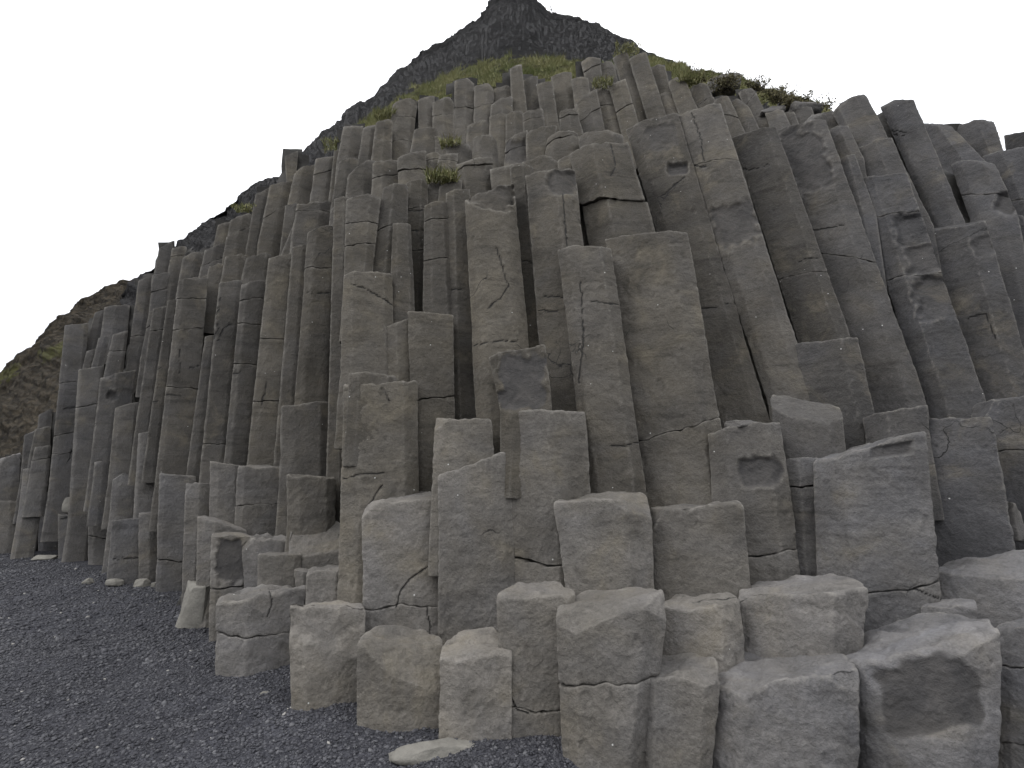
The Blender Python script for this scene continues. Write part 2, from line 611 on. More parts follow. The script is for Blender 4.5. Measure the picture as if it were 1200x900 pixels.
    base = h * ((aBL + aBR) / 2) + n * dn
    base = np.array([base[0], base[1], zlow])
    if len(objs) == 1:
        root = objs[0]
        set_origin(root, base)
    else:
        root = bpy.data.objects.new('basalt_rock', None)
        root.empty_display_size = .2
        COL.objects.link(root)
        root.location = base
        for o in objs:
            set_origin(o, base)
            o.parent = root
            o.location = (0, 0, 0)
    sp['root'] = root

def tint_at(x, y):
    t = np.interp(x, [0, 120, 260, 450, 780, 900, 1020, 1200], [.28, .38, .68, .88, .88, .6, .25, .1])
    return float(t * np.interp(y, [0, 480, 640, 900], [1, 1, .75, .55]))

def c(row, label, top, bot, D, folds=None, cracks=(), **kw):
    s = dict(row=row, label=label, top=top, bot=bot, D=D, folds=folds, cracks=list(cracks), **kw)
    s.setdefault('tint', tint_at((top[0] + top[2] + bot[0] + bot[1]) / 4, (top[1] + bot[2]) / 2))
    # rock of the upper cliff is darker than the sea-washed blocks at its foot
    s.setdefault('tone', float(np.interp((top[1] + top[3]) / 2 * .35 + bot[2] * .65, [330, 480, 600, 700], [.57, .62, .88, 1.09])))
    ALL.append(s)

# ---- A: standing on the gravel
c('A', 'low grey block cut by the left edge of the photo, on the gravel', (-14,613,18,615), (-14,17,646), None, [.3])
c('A', 'short leaning grey stump on gravel, second from the left edge', (22,600,48,598), (17,42,648), None, [.25])
c('A', 'stump with a dark shaded right side, third from the left edge on gravel', (46,577,84,577), (45,72,646), None, [.5], [(605,602)])
c('A', 'squat grey stump on gravel below the long two-jointed far left columns', (69,602,103,605), (69,102,653), None, [.1], lines=[[(72, 608), (100, 604)], [(74, 641), (101, 648)]])
c('A', 'grey column on gravel with a pale undercut foot', (104,557,132,558), (104,130,660), None, [-.6], [(628,632)])
c('A', 'wide flat rounded slab standing on the gravel at the left', (132,610,163,608), (126,163,683), None, [-.7,.85], round=.35, lines=[[(133, 655), (163, 654)]])
c('A', 'thin pillar pressed against the right side of the wide rounded slab', (163,602,185,602), (163,183,682), None, [.1])
c('A', 'tall pale grey column on gravel with rounded top and cracked foot', (188,555,229,558), (183,217,694), None, [-.7,.6], [(655,659)])
c('A', 'slim flat-topped column rising behind the pale loose boulder', (218,566,247,566), (213,234,716), None, [.1])
c('A', 'column on gravel with a pale slanting cap above the dark scarred block', (233,606,288,622), (230,262,733), None, [-.35], cuts=[(262,612,.3,-.3,.9)])
c('A', 'block with a large dark scar framed by pale edges', (249,628,292,628), (245,276,750), None, [-.7,.85], [(690,687)],
  bites=[(272,658,19,26,.03,1.0,0)])
c('A', 'wide corner block on gravel split by a dark open gap', (256,702,357,690), (254,343,792), None, [-.3], [(742,742)], rough=1.6,
  cuts=[(285,697,-.3,-.5,.8)], lines=[[(316, 692), (319, 708), (314, 722)]])
c('A', 'front block with a slanting ledge broken across its face', (341,714,427,714), (344,424,838), None, [-.6,.8], vL=.05, vR=-.15,
  bites=[(394,722,58,36,.06,0,12)], autocut=0)
c('A', 'front block with a sloping pale top and broken lower left corner', (420,756,519,764), (421,518,858), None, [-.25], vR=-.36,
  cuts=[(474,806,.22,-.62,.76)], autocut=0)
c('A', 'rounded low block left of the tall smooth front column', (518,766,597,758), (517,597,874), None, [-.5,.7], vR=-.2, vL=-.1,
  cuts=[(556,790,0,-.66,.75)], autocut=0, round=.1)
c('A', 'tall smooth front column with a crack above its foot', (584,701,672,697), (590,661,874), None, [-.75,.75], [(826,836)], round=.1, lines=[[(598, 818), (606, 832), (620, 836)]])
c('A', 'large front column with broad top and horizontal crack, in the centre foreground', (655,718,782,700), (662,753,912), None, [-.6,.55], [(798,795)], tv=.0, fd=1.7)
c('A', 'narrow front column between the large centre column and the rounded boulder-like one', (752,793,842,785), (752,832,915), 2.75, [-.6,.6], cuts=[(800,800,.2,-.5,.8)], tv=0, fd=1.7)
c('A', 'boulder-like front column with domed top, right of the foreground centre', (833,795,1002,790), (828,1000,920), 2.62, [-.5,.75], tv=0, round=.14, fd=1.7)
c('A', 'huge front block with a dark scar and sloping top at lower right', (982,775,1166,738), (1000,1165,932), 2.55, [-.6,.55], tv=.05, round=.1,
  cuts=[(1075,775,-.1,-.55,.83)], bites=[(1086,815,62,44,.018,.95,-8)], autocut=0, fd=1.7)
c('A', 'cracked block at the lower right corner of the photo', (1167,740,1245,722), (1168,1240,932), 2.75, [-.5], [(780,777),(870,866)])

# ---- B: second step
c('B', 'squarish column with a diagonal crack, above the pale sloping front block', (427,592,516,583), (426,514,768), 3.78, [-.75,.9], [(713,709)],
  cuts=[(440,597,-.7,-.2,.7)], autocut=0, lines=[[(518, 652), (482, 678), (470, 692), (465, 712)], [(500, 712), (505, 740), (502, 764)]])
c('B', 'tall unbroken column with slanting top, above the rounded low block', (516,558,596,528), (515,604,770), 3.72, [-.85,.75], tv=-.1, autocut=0)
c('B', 'two-faced flat-topped column with a crack near its foot, mid cliff', (590,481,683,482), (604,700,698), 3.8, [.12], [(655,662)], autocut=0, tv=.05, tm=1.0)
c('B', 'short wide block above the large foreground centre column, left one', (652,588,760,580), (665,763,698), 3.47, [-.85,.45], round=.07)
c('B', 'short cube-like block with a pale scratch, right of its twin', (759,597,867,591), (768,878,703), 3.43, [-.85,.72], round=.07, fd=1.7)
c('B', 'small flat-topped block wedged under the cube-like block', (773,712,868,708), (772,870,780), 3.1, [-.85,.5], tv=0, fd=1.7)
c('B', 'flat-topped hexagonal stump with ochre stain, right foreground', (866,698,1012,688), (872,1003,778), 3.02, [-.85,.5], tv=0, autocut=0, fd=1.7)
c('B', 'massive pale grey column with sloping broken top at right', (955,540,1080,505), (962,1102,730), 3.35, [-.35,.85], [(700,684)],
  cuts=[(1020,530,-.12,-.55,.83)], bites=[(1045,528,25,7,.03,.7,-10)], autocut=0, lines=[[(1072, 690), (1088, 698), (1104, 702)]], tm=.92)
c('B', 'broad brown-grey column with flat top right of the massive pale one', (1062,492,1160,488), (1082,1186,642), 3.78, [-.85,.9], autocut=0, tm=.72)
c('B', 'low wide block with a smooth sloping top at the right edge', (1100,668,1222,650), (1100,1222,745), 3.2, [-.8,.8], cuts=[(1150,690,-.05,-.45,.89)], autocut=0)
c('B', 'small rounded block peeking over the huge scarred front block', (1080,712,1143,706), (1080,1143,726), 3.15, [-.5,.4], round=.4)
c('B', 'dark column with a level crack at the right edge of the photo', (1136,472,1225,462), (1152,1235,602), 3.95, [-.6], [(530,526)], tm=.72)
c('B', 'column with a dark stepped scar below its flat top', (831,507,912,494), (842,936,674), 3.78, [-.5], [(652,645)],
  bites=[(891,553,24,18,.04,1,-10)], autocut=0, tm=.9)
c('B', 'block with a sloping broken top between the scarred column and the pale massive one', (904,462,984,478), (912,990,538), 4.1, [-.6,.6],
  cuts=[(945,500,.15,-.66,.73)], autocut=0)
c('B', 'narrow split column left of the massive pale one', (916,538,957,536), (925,966,670), 3.85, [0], [(571,569)])
c('B', 'thin slab lying behind the massive pale column', (1012,488,1085,475), (1015,1087,502), 4.15, [-.2])
c('B', 'stump with a pale right side below the leaning right columns', (930,404,1004,396), (951,1027,505), 4.5, [-.85,.5])

# ---- C: middle of the cliff
c('C', 'wide tall column with broken top corner, above the diagonal-cracked one', (405,450,487,447), (400,490,668), 4.15, [-.55], ext=.5,
  cuts=[(428,452,-.35,-.6,.7)], autocut=0, lines=[[(432, 592), (440, 580), (447, 570)], [(448, 455), (456, 470)]])
c('C', 'short tip showing behind the wide tall column with the broken corner', (410,436,464,440), (410,464,455), 4.55, [-.6])
c('C', 'flat-topped column with a dark right side, left of the two short pillars', (404,321,458,322), (400,462,442), 4.85, [.62], autocut=0, lines=[[(413, 332), (440, 345), (460, 357)]])
c('C', 'narrow short pillar squeezed between two flat-topped columns', (450,382,481,372), (452,483,445), 4.95, [-.1])
c('C', 'round-shouldered pillar left of the tall rounded column', (479,365,530,369), (486,533,582), 4.6, [-.6,.9], [(470,465)], round=.25, autocut=0)
c('C', 'short pillar with white droppings on its broken top', (511,490,574,491), (508,580,562), 4.1, [-.75,.8], cuts=[(528,500,-.5,-.5,.7)], autocut=0)
c('C', 'stump with a dark freshly broken face, mid cliff', (574,418,637,404), (588,646,484), 4.25, [-.62,.9], bites=[(613,448,28,34,.03,1,4)], autocut=0)
c('C', 'smooth tall leaning column left of the broadest central one', (655,292,714,290), (691,757,585), 4.2, [-.6], autocut=0, lines=[[(680, 330), (684, 400), (678, 450)]])
c('C', 'broadest tall central column with dark bands and a crack low down', (711,279,803,271), (762,858,594), 4.15, [-.85,.55], [(517,490)], autocut=0, rough=.6)
c('C', 'tall two-faced column with a bite out of its top, centre', (617,205,672,199), (640,706,482), 4.75, [.2], bites=[(660,212,18,14,.06,.6)], autocut=0, lines=[[(660, 225), (665, 300)]])
c('C', 'tall rounded column with a scooped curling top', (546,232,601,214), (560,626,495), 4.7, [], bites=[(577,226,27,17,.12,.25,12)], autocut=0, lines=[[(582, 290), (592, 325), (596, 335), (588, 347), (572, 362)]])
c('C', 'shadowed recessed column between the rounded and the two-faced tall columns', (598,196,624,194), (616,648,400), 5.3, [.1], tm=.75)  # lower tone paints the shade of the recess into the rock colour
c('C', 'slim tall column left of the scoop-topped rounded one', (523,226,550,221), (529,562,482), 5.15, [-.35])
c('C', 'slim twice-jointed column ending above the round-shouldered pillar', (498,240,523,237), (496,531,372), 5.4, [-.4], [(260,257),(306,303)])
c('C', 'recessed dark column with two level joints', (477,214,501,211), (463,499,372), 5.75, [.4], [(247,244),(296,294)], tm=.78)  # tone lowered too: recess shade put into the colour
c('C', 'column with a ragged pocket near its top and a slanting crack', (450,220,478,215), (432,476,332), 5.5, [-.2], [(270,262)])
c('C', 'narrow column with a pale left edge behind the flat-topped column', (461,262,481,264), (456,486,378), 5.3, [-.5])
c('C', 'brown rough column with a cracked cap above the flat-topped one', (407,234,446,227), (403,434,332), 5.3, [-.7,.4], [(262,262),(289,286)])
c('C', 'long thin pale column reaching down beside the wide broken-cornered one', (392,233,409,231), (381,406,625), 5.45, [.25])
c('C', 'stepped small block with dark right face beside the greenish slab', (338,556,392,560), (338,392,615), 5.05, [-.5], tv=0, autocut=0, tm=.8)
c('C', 'block with a greenish sloping face and undercut right side', (340,614,403,612), (340,403,670), 4.75, [-.85,.9],
  cuts=[(372,664,-.05,-.60,.80)], tint=.55, autocut=0)
c('C', 'small squarish block left of the diagonal-cracked column', (361,670,420,664), (359,421,716), 4.25, [-.8,.1])
c('C', 'small pale block lying beside the dark-scarred block', (304,650,352,650), (303,350,692), 4.6, [-.8,.7], cuts=[(330,652,.2,-.5,.8)], autocut=0)
c('C', 'low rubbly stump behind the small pale block', (284,630,340,634), (288,340,692), 4.95, [-.4], rough=2.2)
c('C', 'small dark block filling the slot beside the squarish block', (345,668,364,670), (347,364,692), 4.5, [0])
c('C', 'pair block with vertical seam, left half', (247,541,281,546), (246,282,612), 5.75, [-.5], autocut=0)
c('C', 'pair block with vertical seam, right half', (280,547,331,549), (276,331,622), 5.65, [-.7,.8], [(592,590)], autocut=0)

# ---- D: tall left wall
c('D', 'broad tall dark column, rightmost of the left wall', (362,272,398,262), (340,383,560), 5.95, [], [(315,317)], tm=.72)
c('D', 'step-topped half column at the foot of the broad dark column', (332,476,384,470), (330,383,562), 5.6, [-.45], autocut=0, tm=.8)
c('D', 'narrow tall column squeezed left of the broad dark one', (343,290,363,286), (322,345,540), 6.15, [.1])
c('D', 'tall column with a pale left face and a level joint low down', (316,302,346,297), (290,328,548), 6.25, [-.5], [(396,399),(470,470)], lines=[[(313, 448), (306, 476)]])
c('D', 'tall thrice-jointed column left of the pale-faced one', (284,332,313,328), (263,292,548), 6.55, [.5], [(353,349),(379,381),(426,428)])
c('D', 'tall column with crazed cracks above the pair of seamed blocks', (258,332,288,328), (234,266,568), 6.75, [.3], [(520,521)], rough=1.6, lines=[[(257, 350), (254, 375), (256, 385), (244, 412)], [(256, 400), (262, 385), (274, 378)]])
c('D', 'thin recessed column right of the three-jointed cracked column', (241,394,259,392), (218,238,562), 7.15, [-.2])
c('D', 'thick column with three bold dark joints, left wall', (211,328,243,326), (184,223,558), 7.1, [-.7,.85], [(350,350),(387,384),(453,456)], autocut=0, lines=[[(210, 410), (212, 442)]])
c('D', 'column with a darker right face beside the thick three-jointed one', (197,352,214,349), (174,192,508), 7.5, [.1])
c('D', 'tall narrow column left of the dark-sided one, left wall', (180,362,199,358), (158,181,512), 7.65, [.1], [(388,386)])
c('D', 'smooth pillar with a level top between two tall left columns', (163,508,188,504), (157,184,610), 7.35, [-.85], autocut=0)
c('D', 'pillar with a pale chipped top corner, left wall', (136,478,162,471), (128,156,562), 7.85, [-.6], cuts=[(142,474,-.6,-.4,.7)], autocut=0)
c('D', 'column with a holed shoulder and ragged top, far left', (119,442,158,433), (107,143,545), 8.2, [-.1], bites=[(131,463,6,5,.08,.4),(127,438,8,5,.08,.2)])
c('D', 'long column with one slanting joint and a flat top, far left', (93,433,121,429), (80,108,615), 8.45, [-.85], [(478,473)], autocut=0)
c('D', 'tallest far left column, three joints, against the brown hillside', (77,381,103,379), (57,86,582), 8.85, [-.6], [(449,447),(511,505),(532,530)], autocut=0, lines=[[(80, 542), (86, 525)]])
c('D', 'pillar with a bowl-shaped broken top above the wide rounded slab', (133,562,161,544), (128,158,615), 7.7, [-.5,.6], cuts=[(148,572,.15,-.8,.6)], autocut=0)

# ---- L: far left stumps
c('L', '', (46,486,61,478), (43,59,512), 9.3, [.2], cuts=[(50,482,-.6,-.3,.7)])
c('L', '', (29,510,45,503), (24,44,565), 9.35, [.2])
c('L', '', (42,503,59,500), (36,58,530), 9.15, [0], round=.3)
c('L', '', (41,524,59,522), (35,57,556), 9.0, [-.4])
c('L', '', (28,550,57,552), (22,47,602), 8.9, [.45])
c('L', '', (-2,538,24,531), (-12,20,592), 9.35, [.4])
c('L', '', (-8,587,23,588), (-8,23,616), 9.1, [.2], tint=.5)
c('L', '', (111,541,127,541), (110,127,560), 8.0, [.1])
c('L', '', (133,392,150,387), (122,143,442), 9.0, [-.5])
c('L', '', (163,329,181,322), (143,159,474), 9.15, [.2], [(394,393)])
c('L', '', (116,396,128,393), (106,120,436), 9.3, [.0])
c('L', '', (102,411,114,408), (96,108,436), 9.35, [.2])
c('L', '', (112,366,126,362), (102,118,400), 9.7, [.0])
c('L', '', (124,360,152,357), (120,149,386), 9.6, [-.2])
c('L', '', (180,322,208,318), (175,198,364), 9.05, [.3])
c('L', '', (176,365,196,361), (165,183,420), 8.7, [.0])

# ---- E: under the left skyline
c('E', '', (187,291,204,281), (180,198,325), 9.5, [.2])
c('E', '', (202,291,219,288), (195,209,328), 9.3, [-.2])
c('E', '', (216,299,239,294), (209,233,334), 8.8, [.1])
c('E', '', (241,293,264,283), (231,258,334), 8.6, [-.2])
c('E', '', (256,263,271,259), (243,261,322), 8.9, [.2])
c('E', '', (271,257,298,247), (262,288,304), 8.5, [-.1])
c('E', '', (265,301,289,297), (257,287,340), 8.1, [.2])
c('E', '', (300,228,320,219), (289,308,292), 8.7, [.0])
c('E', '', (318,216,345,212), (303,333,286), 8.4, [.05])
c('E', '', (334,183,349,177), (336,346,212), 9.1, [.3], whole=1, autocut=0)
c('E', '', (346,199,371,192), (337,365,244), 8.6, [-.3])
c('E', '', (371,186,397,180), (363,387,243), 8.3, [.2], [(205,199)])
c('E', '', (335,241,352,238), (324,344,332), 8.0, [.1])
c('E', '', (350,240,391,236), (344,389,272), 7.7, [.2], rough=2)
c('E', '', (344,264,360,262), (317,351,332), 7.5, [.1])
c('E', '', (290,301,317,296), (282,313,336), 7.6, [-.4], rough=2)
c('E', '', (392,177,409,172), (385,402,242), 8.2, [.3])
c('E', '', (389,240,405,236), (385,404,272), 7.1, [.1], rough=2)
c('E', '', (220,327,262,322), (214,258,352), 8.1, [.2], rough=2)
c('E', '', (246,312,270,309), (240,268,345), 8.2, [.1], rough=2)

# ---- F: ledge above the tall columns
c('F', '', (398,189,421,184), (388,413,244), 7.5, [-.2])
c('F', '', (409,201,440,185), (405,440,238), 7.1, [.1])
c('F', '', (438,191,469,188), (436,469,226), 6.95, [-.35])
c('F', '', (467,183,499,177), (467,501,220), 6.85, [.5], round=.2)
c('F', '', (497,181,516,178), (497,515,214), 7.15, [.0])
c('F', '', (515,180,536,175), (510,535,216), 7.05, [.2])
c('F', '', (502,215,519,212), (501,521,244), 6.45, [.2])
c('F', '', (515,217,541,211), (514,541,236), 6.4, [.3])
c('F', '', (536,191,576,184), (538,578,230), 6.5, [.55], rough=1.8)
c('F', '', (575,197,617,192), (578,622,230), 6.3, [-.2], rough=1.8)
c('F', '', (612,189,656,183), (618,662,224), 6.25, [.2])
c('F', '', (654,187,678,180), (660,692,255), 6.05, [.1])
c('F', 'broad dark-jointed column at the right end of the ledge, beside the leaning wall', (671,181,736,168), (692,772,295), 5.35, [-.2,.85], [(240,236)], autocut=0, lines=[[(716, 170), (722, 190), (717, 206)]], tm=.86)

# ---- G: second tier below the grass
c('G', '', (403,149,426,138), (395,421,190), 8.3, [-.1])
c('G', '', (426,149,441,142), (419,437,194), 8.1, [.2])
c('G', '', (441,143,460,139), (435,459,194), 8.0, [.0])
c('G', '', (486,153,513,149), (480,511,186), 7.8, [.1], round=.3)
c('G', '', (510,160,524,163), (510,524,186), 7.9, [.2])
c('G', '', (523,168,551,166), (524,553,186), 7.5, [.1])
c('G', '', (548,146,574,141), (546,575,176), 8.1, [.3])
c('G', '', (555,163,581,161), (554,584,194), 7.3, [], round=.3)
c('G', '', (574,137,595,132), (573,596,190), 8.0, [.1])
c('G', '', (593,134,613,129), (593,614,172), 8.05, [.0])
c('G', '', (594,164,618,153), (591,619,196), 7.2, [.4], bites=[(605,178,14,14,.05,.7)])
c('G', '', (613,133,636,126), (614,639,156), 8.1, [-.2], [(142,137)])
c('G', '', (617,154,652,148), (618,648,192), 7.05, [.3])
c('G', '', (644,160,677,155), (637,684,190), 6.75, [], round=.3)
c('G', '', (656,131,675,127), (656,685,164), 7.5, [.0])
c('G', '', (678,159,728,153), (682,730,182), 6.35, [-.6])

# ---- T: top tier under the grass
c('T', '', (461,123,489,116), (456,482,190), 8.5, [], [(141,139),(168,168)], round=.3)
c('T', '', (490,117,509,112), (491,508,156), 8.9, [.1])
c('T', '', (508,119,532,113), (507,532,172), 8.65, [.0], [(136,135)])
c('T', '', (533,95,555,92), (532,554,162), 8.8, [.2])
c('T', '', (556,101,578,98), (555,577,150), 8.8, [.3], [(127,122)])
c('T', '', (576,121,600,113), (575,601,144), 8.6, [.0])
c('T', '', (579,104,602,100), (579,601,122), 9.1, [.1])
c('T', '', (598,80,611,74), (600,618,136), 8.8, [.2])
c('T', '', (614,94,630,88), (616,631,130), 9.2, [.0])
c('T', '', (629,99,647,95), (637,656,154), 8.6, [-.3])
c('T', '', (646,89,669,84), (653,676,140), 8.9, [.2], [(119,117)])
c('T', '', (670,93,689,90), (674,693,126), 8.7, [.1])
c('T', '', (675,121,698,104), (683,710,162), 7.6, [.2])
c('T', '', (681,71,703,67), (689,706,106), 9.1, [-.1])
c('T', '', (701,76,719,72), (704,725,102), 9.2, [.1])
c('T', '', (697,105,717,107), (711,732,162), 7.8, [.0], [(125,124)])
c('T', '', (714,99,733,92), (730,753,160), 7.6, [.1])
c('T', '', (718,67,735,62), (742,758,138), 8.3, [-.1])
c('T', '', (737,67,757,62), (759,782,140), 8.0, [.3])
c('T', '', (762,79,778,75), (769,789,116), 8.5, [.2])

# ---- S: below the shrubs
c('S', '', (771,111,785,108), (780,800,138), 8.0, [.1])
c('S', '', (782,95,801,90), (796,820,134), 7.8, [.2])
c('S', '', (806,102,828,97), (828,850,148), 7.6, [.3])
c('S', '', (835,118,853,112), (850,874,158), 7.2, [.2])
c('S', '', (854,119,873,116), (867,892,156), 7.2, [.1])
c('S', '', (865,108,882,102), (885,908,156), 7.5, [.0])
c('S', '', (897,133,917,128), (904,930,156), 7.1, [.2])
c('S', '', (915,134,930,131), (923,940,154), 7.2, [.1])
c('S', '', (925,130,950,124), (930,960,152), 7.3, [-.2])
c('S', '', (953,136,976,130), (962,986,162), 6.6, [.1])

# ---- H: leaning right wall
c('H', 'leaning column with a square scar and a small dark hole near its top', (735,151,793,133), (838,902,500), 4.95, [-.6,.6],
  bites=[(777,160,19,17,.03,.6,-15),(794,197,11,7,.07,1,-5)], autocut=0, ext=.4, lines=[[(776, 230), (802, 208)]])
c('H', 'leaning column with domed top and an open crack below it', (792,137,843,122), (902,956,475), 4.8, [-.55,.55], [(196,187)],
  bites=[(862,262,26,24,.045,.8,-18)], autocut=0, lines=[[(811, 132), (822, 165), (825, 190)]])
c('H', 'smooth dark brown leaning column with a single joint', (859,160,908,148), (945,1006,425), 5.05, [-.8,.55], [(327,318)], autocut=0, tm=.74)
c('H', 'wide leaning column with a rough dark scar at its head', (909,152,966,140), (1018,1087,480), 4.85, [-.75,.45], [(297,306)],
  bites=[(946,186,25,38,.05,.9,-22)], autocut=0)
c('H', 'leaning column broken in steps with three hollow faces', (1002,212,1061,202), (1087,1158,483), 4.7, [-.25], [(258,247),(328,320)],
  bites=[(1074,268,25,20,.07,.15,-12),(1084,302,22,17,.07,.9,-10),(1098,346,27,26,.07,.3,-12)], autocut=0)
c('H', 'leaning column with notched right edge near the right border', (1088,265,1152,257), (1149,1218,474), 4.65, [.3],
  bites=[(1152,288,12,12,.03,.3,-20)], cuts=[(1128,266,.1,-.5,.85)], autocut=0, lines=[[(1135, 373), (1155, 367), (1166, 397)]])
c('H', 'flat-topped leaning column behind the stepped hollow-faced one', (994,179,1043,162), (1019,1092,266), 5.5, [.3], autocut=0)
c('H', 'bulky leaning column with pointed dome beside the shrubs', (974,126,1014,110), (1000,1047,178), 6.0, [.4], cuts=[(985,118,-.7,-.2,.7)])
c('H', 'tallest smooth leaning column on the right skyline', (1031,121,1070,117), (1094,1133,268), 5.55, [.5], round=.2, cuts=[(1044,120,-.2,-.6,.75)], autocut=0)
c('H', 'leaning column with one crack and a broken dark corner, right side', (1114,190,1164,189), (1137,1192,256), 5.45, [-.5,.5], [(229,229)], ext=2.2,
  bites=[(1178,238,12,12,.08,.9,20)])
c('H', 'leaning column cut by the right border, below the jointed one', (1138,259,1196,251), (1186,1250,410), 5.15, [.2])
c('H', 'half hidden column between the tallest smooth one and the slanted block', (1080,143,1113,147), (1110,1170,206), 6.4, [.1], ext=2.2)
c('H', 'slanted block with a sharp corner against the sky at right', (1116,149,1163,139), (1144,1180,192), 6.6, [.2], ext=2.2)
c('H', 'large jointed column cut by the right border of the photo', (1153,183,1212,170), (1187,1252,258), 5.9, [-.3], [(238,230)], ext=2.2)
c('H', 'low column top at the right border against the sky', (1178,159,1228,152), (1180,1230,182), 6.7, [.1], ext=2.2)
c('H', 'small dark stump between the rough-scarred and flat-topped leaning columns', (970,152,993,147), (985,1012,186), 5.95, [.1])
c('H', 'smallest wedge beside the flat-topped leaning column', (984,187,1001,180), (996,1026,250), 5.6, [.1])


ROWS = {
 'A': ('columns standing on the black gravel', None),
 'B': ('stepped columns behind the front blocks', None),
 'C': ('columns of the middle of the cliff', None),
 'D': ('tall columns of the left wall', None),
 'L': ('broken columns at the far left of the cliff', 'far left of the cliff'),
 'E': ('broken columns under the left skyline', 'broken band under the left skyline'),
 'F': ('short columns of the ledge above the tall columns', 'ledge directly above the tall middle columns'),
 'G': ('short columns of the middle upper tier', 'tier second below the grass'),
 'T': ('short columns of the top tier under the grass', 'top tier right under the grass'),
 'S': ('small columns below the shrubs', 'tier below the shrubs'),
 'H': ('leaning columns of the right wall', None),
}
ORD = ['first', 'second', 'third', 'fourth', 'fifth', 'sixth', 'seventh', 'eighth', 'ninth', 'tenth', 'eleventh', 'twelfth',
       'thirteenth', 'fourteenth', 'fifteenth', 'sixteenth', 'seventeenth', 'eighteenth', 'nineteenth', 'twentieth',
       'twenty-first', 'twenty-second', 'twenty-third', 'twenty-fourth']
for row, (grp, place) in ROWS.items():
    mem = [s for s in ALL if s['row'] == row]
    mem.sort(key=lambda s: (s['top'][0] + s['top'][2]))
    widths = sorted((s['top'][2] - s['top'][0]) / math.hypot(1, 0) for s in mem)
    for i, s in enumerate(mem):
        s['group'] = grp
        if not s['label']:
            w = s['top'][2] - s['top'][0]
            adj = 'narrow' if w < widths[len(widths) // 3] else ('broad' if w > widths[2 * len(widths) // 3] else 'small')
            adj2 = 'cross-cracked ' if s['cracks'] else ''
            o = ORD[i] + ' from the left' if i < len(mem) - 1 else 'last at the right'
            s['label'] = f"{adj} {adj2}grey column, {o} in the {place}"

for i, s in enumerate(ALL):
    build_column(s, i + 1)
    tag(s['root'], s['label'], 'rock' if s.get('name') else 'basalt rock', s['group'])

# ------------------------------------------------------------------ rock core behind the columns (seen only in gaps)
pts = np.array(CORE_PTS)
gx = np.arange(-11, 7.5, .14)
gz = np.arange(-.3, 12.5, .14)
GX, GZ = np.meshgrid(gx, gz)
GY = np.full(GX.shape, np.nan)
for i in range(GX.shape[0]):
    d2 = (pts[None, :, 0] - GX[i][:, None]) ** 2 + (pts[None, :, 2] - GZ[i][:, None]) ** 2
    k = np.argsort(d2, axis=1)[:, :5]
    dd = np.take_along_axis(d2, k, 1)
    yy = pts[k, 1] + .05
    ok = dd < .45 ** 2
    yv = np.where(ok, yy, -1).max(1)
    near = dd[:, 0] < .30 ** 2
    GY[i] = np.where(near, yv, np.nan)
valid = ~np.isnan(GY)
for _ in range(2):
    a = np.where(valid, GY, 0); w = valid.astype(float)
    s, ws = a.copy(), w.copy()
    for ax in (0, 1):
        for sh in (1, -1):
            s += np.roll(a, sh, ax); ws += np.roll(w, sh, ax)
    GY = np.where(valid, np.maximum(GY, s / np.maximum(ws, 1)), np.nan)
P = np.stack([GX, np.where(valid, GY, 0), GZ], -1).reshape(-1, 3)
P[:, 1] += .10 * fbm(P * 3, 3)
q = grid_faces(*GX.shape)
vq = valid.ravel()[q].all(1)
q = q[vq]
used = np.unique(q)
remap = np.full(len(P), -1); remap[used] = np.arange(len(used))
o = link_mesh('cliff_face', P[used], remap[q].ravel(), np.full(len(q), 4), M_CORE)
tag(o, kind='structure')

# ------------------------------------------------------------------ terrain sheets: mountain and hillside
def in_poly(x, y, poly):
    r = np.zeros(len(x), bool)
    j = len(poly) - 1
    for i in range(len(poly)):
        (xi, yi), (xj, yj) = poly[i], poly[j]
        cnd = ((yi > y) != (yj > y)) & (x < (xj - xi) * (y - yi) / (yj - yi + 1e-9) + xi)
        r ^= cnd
        j = i
    return r

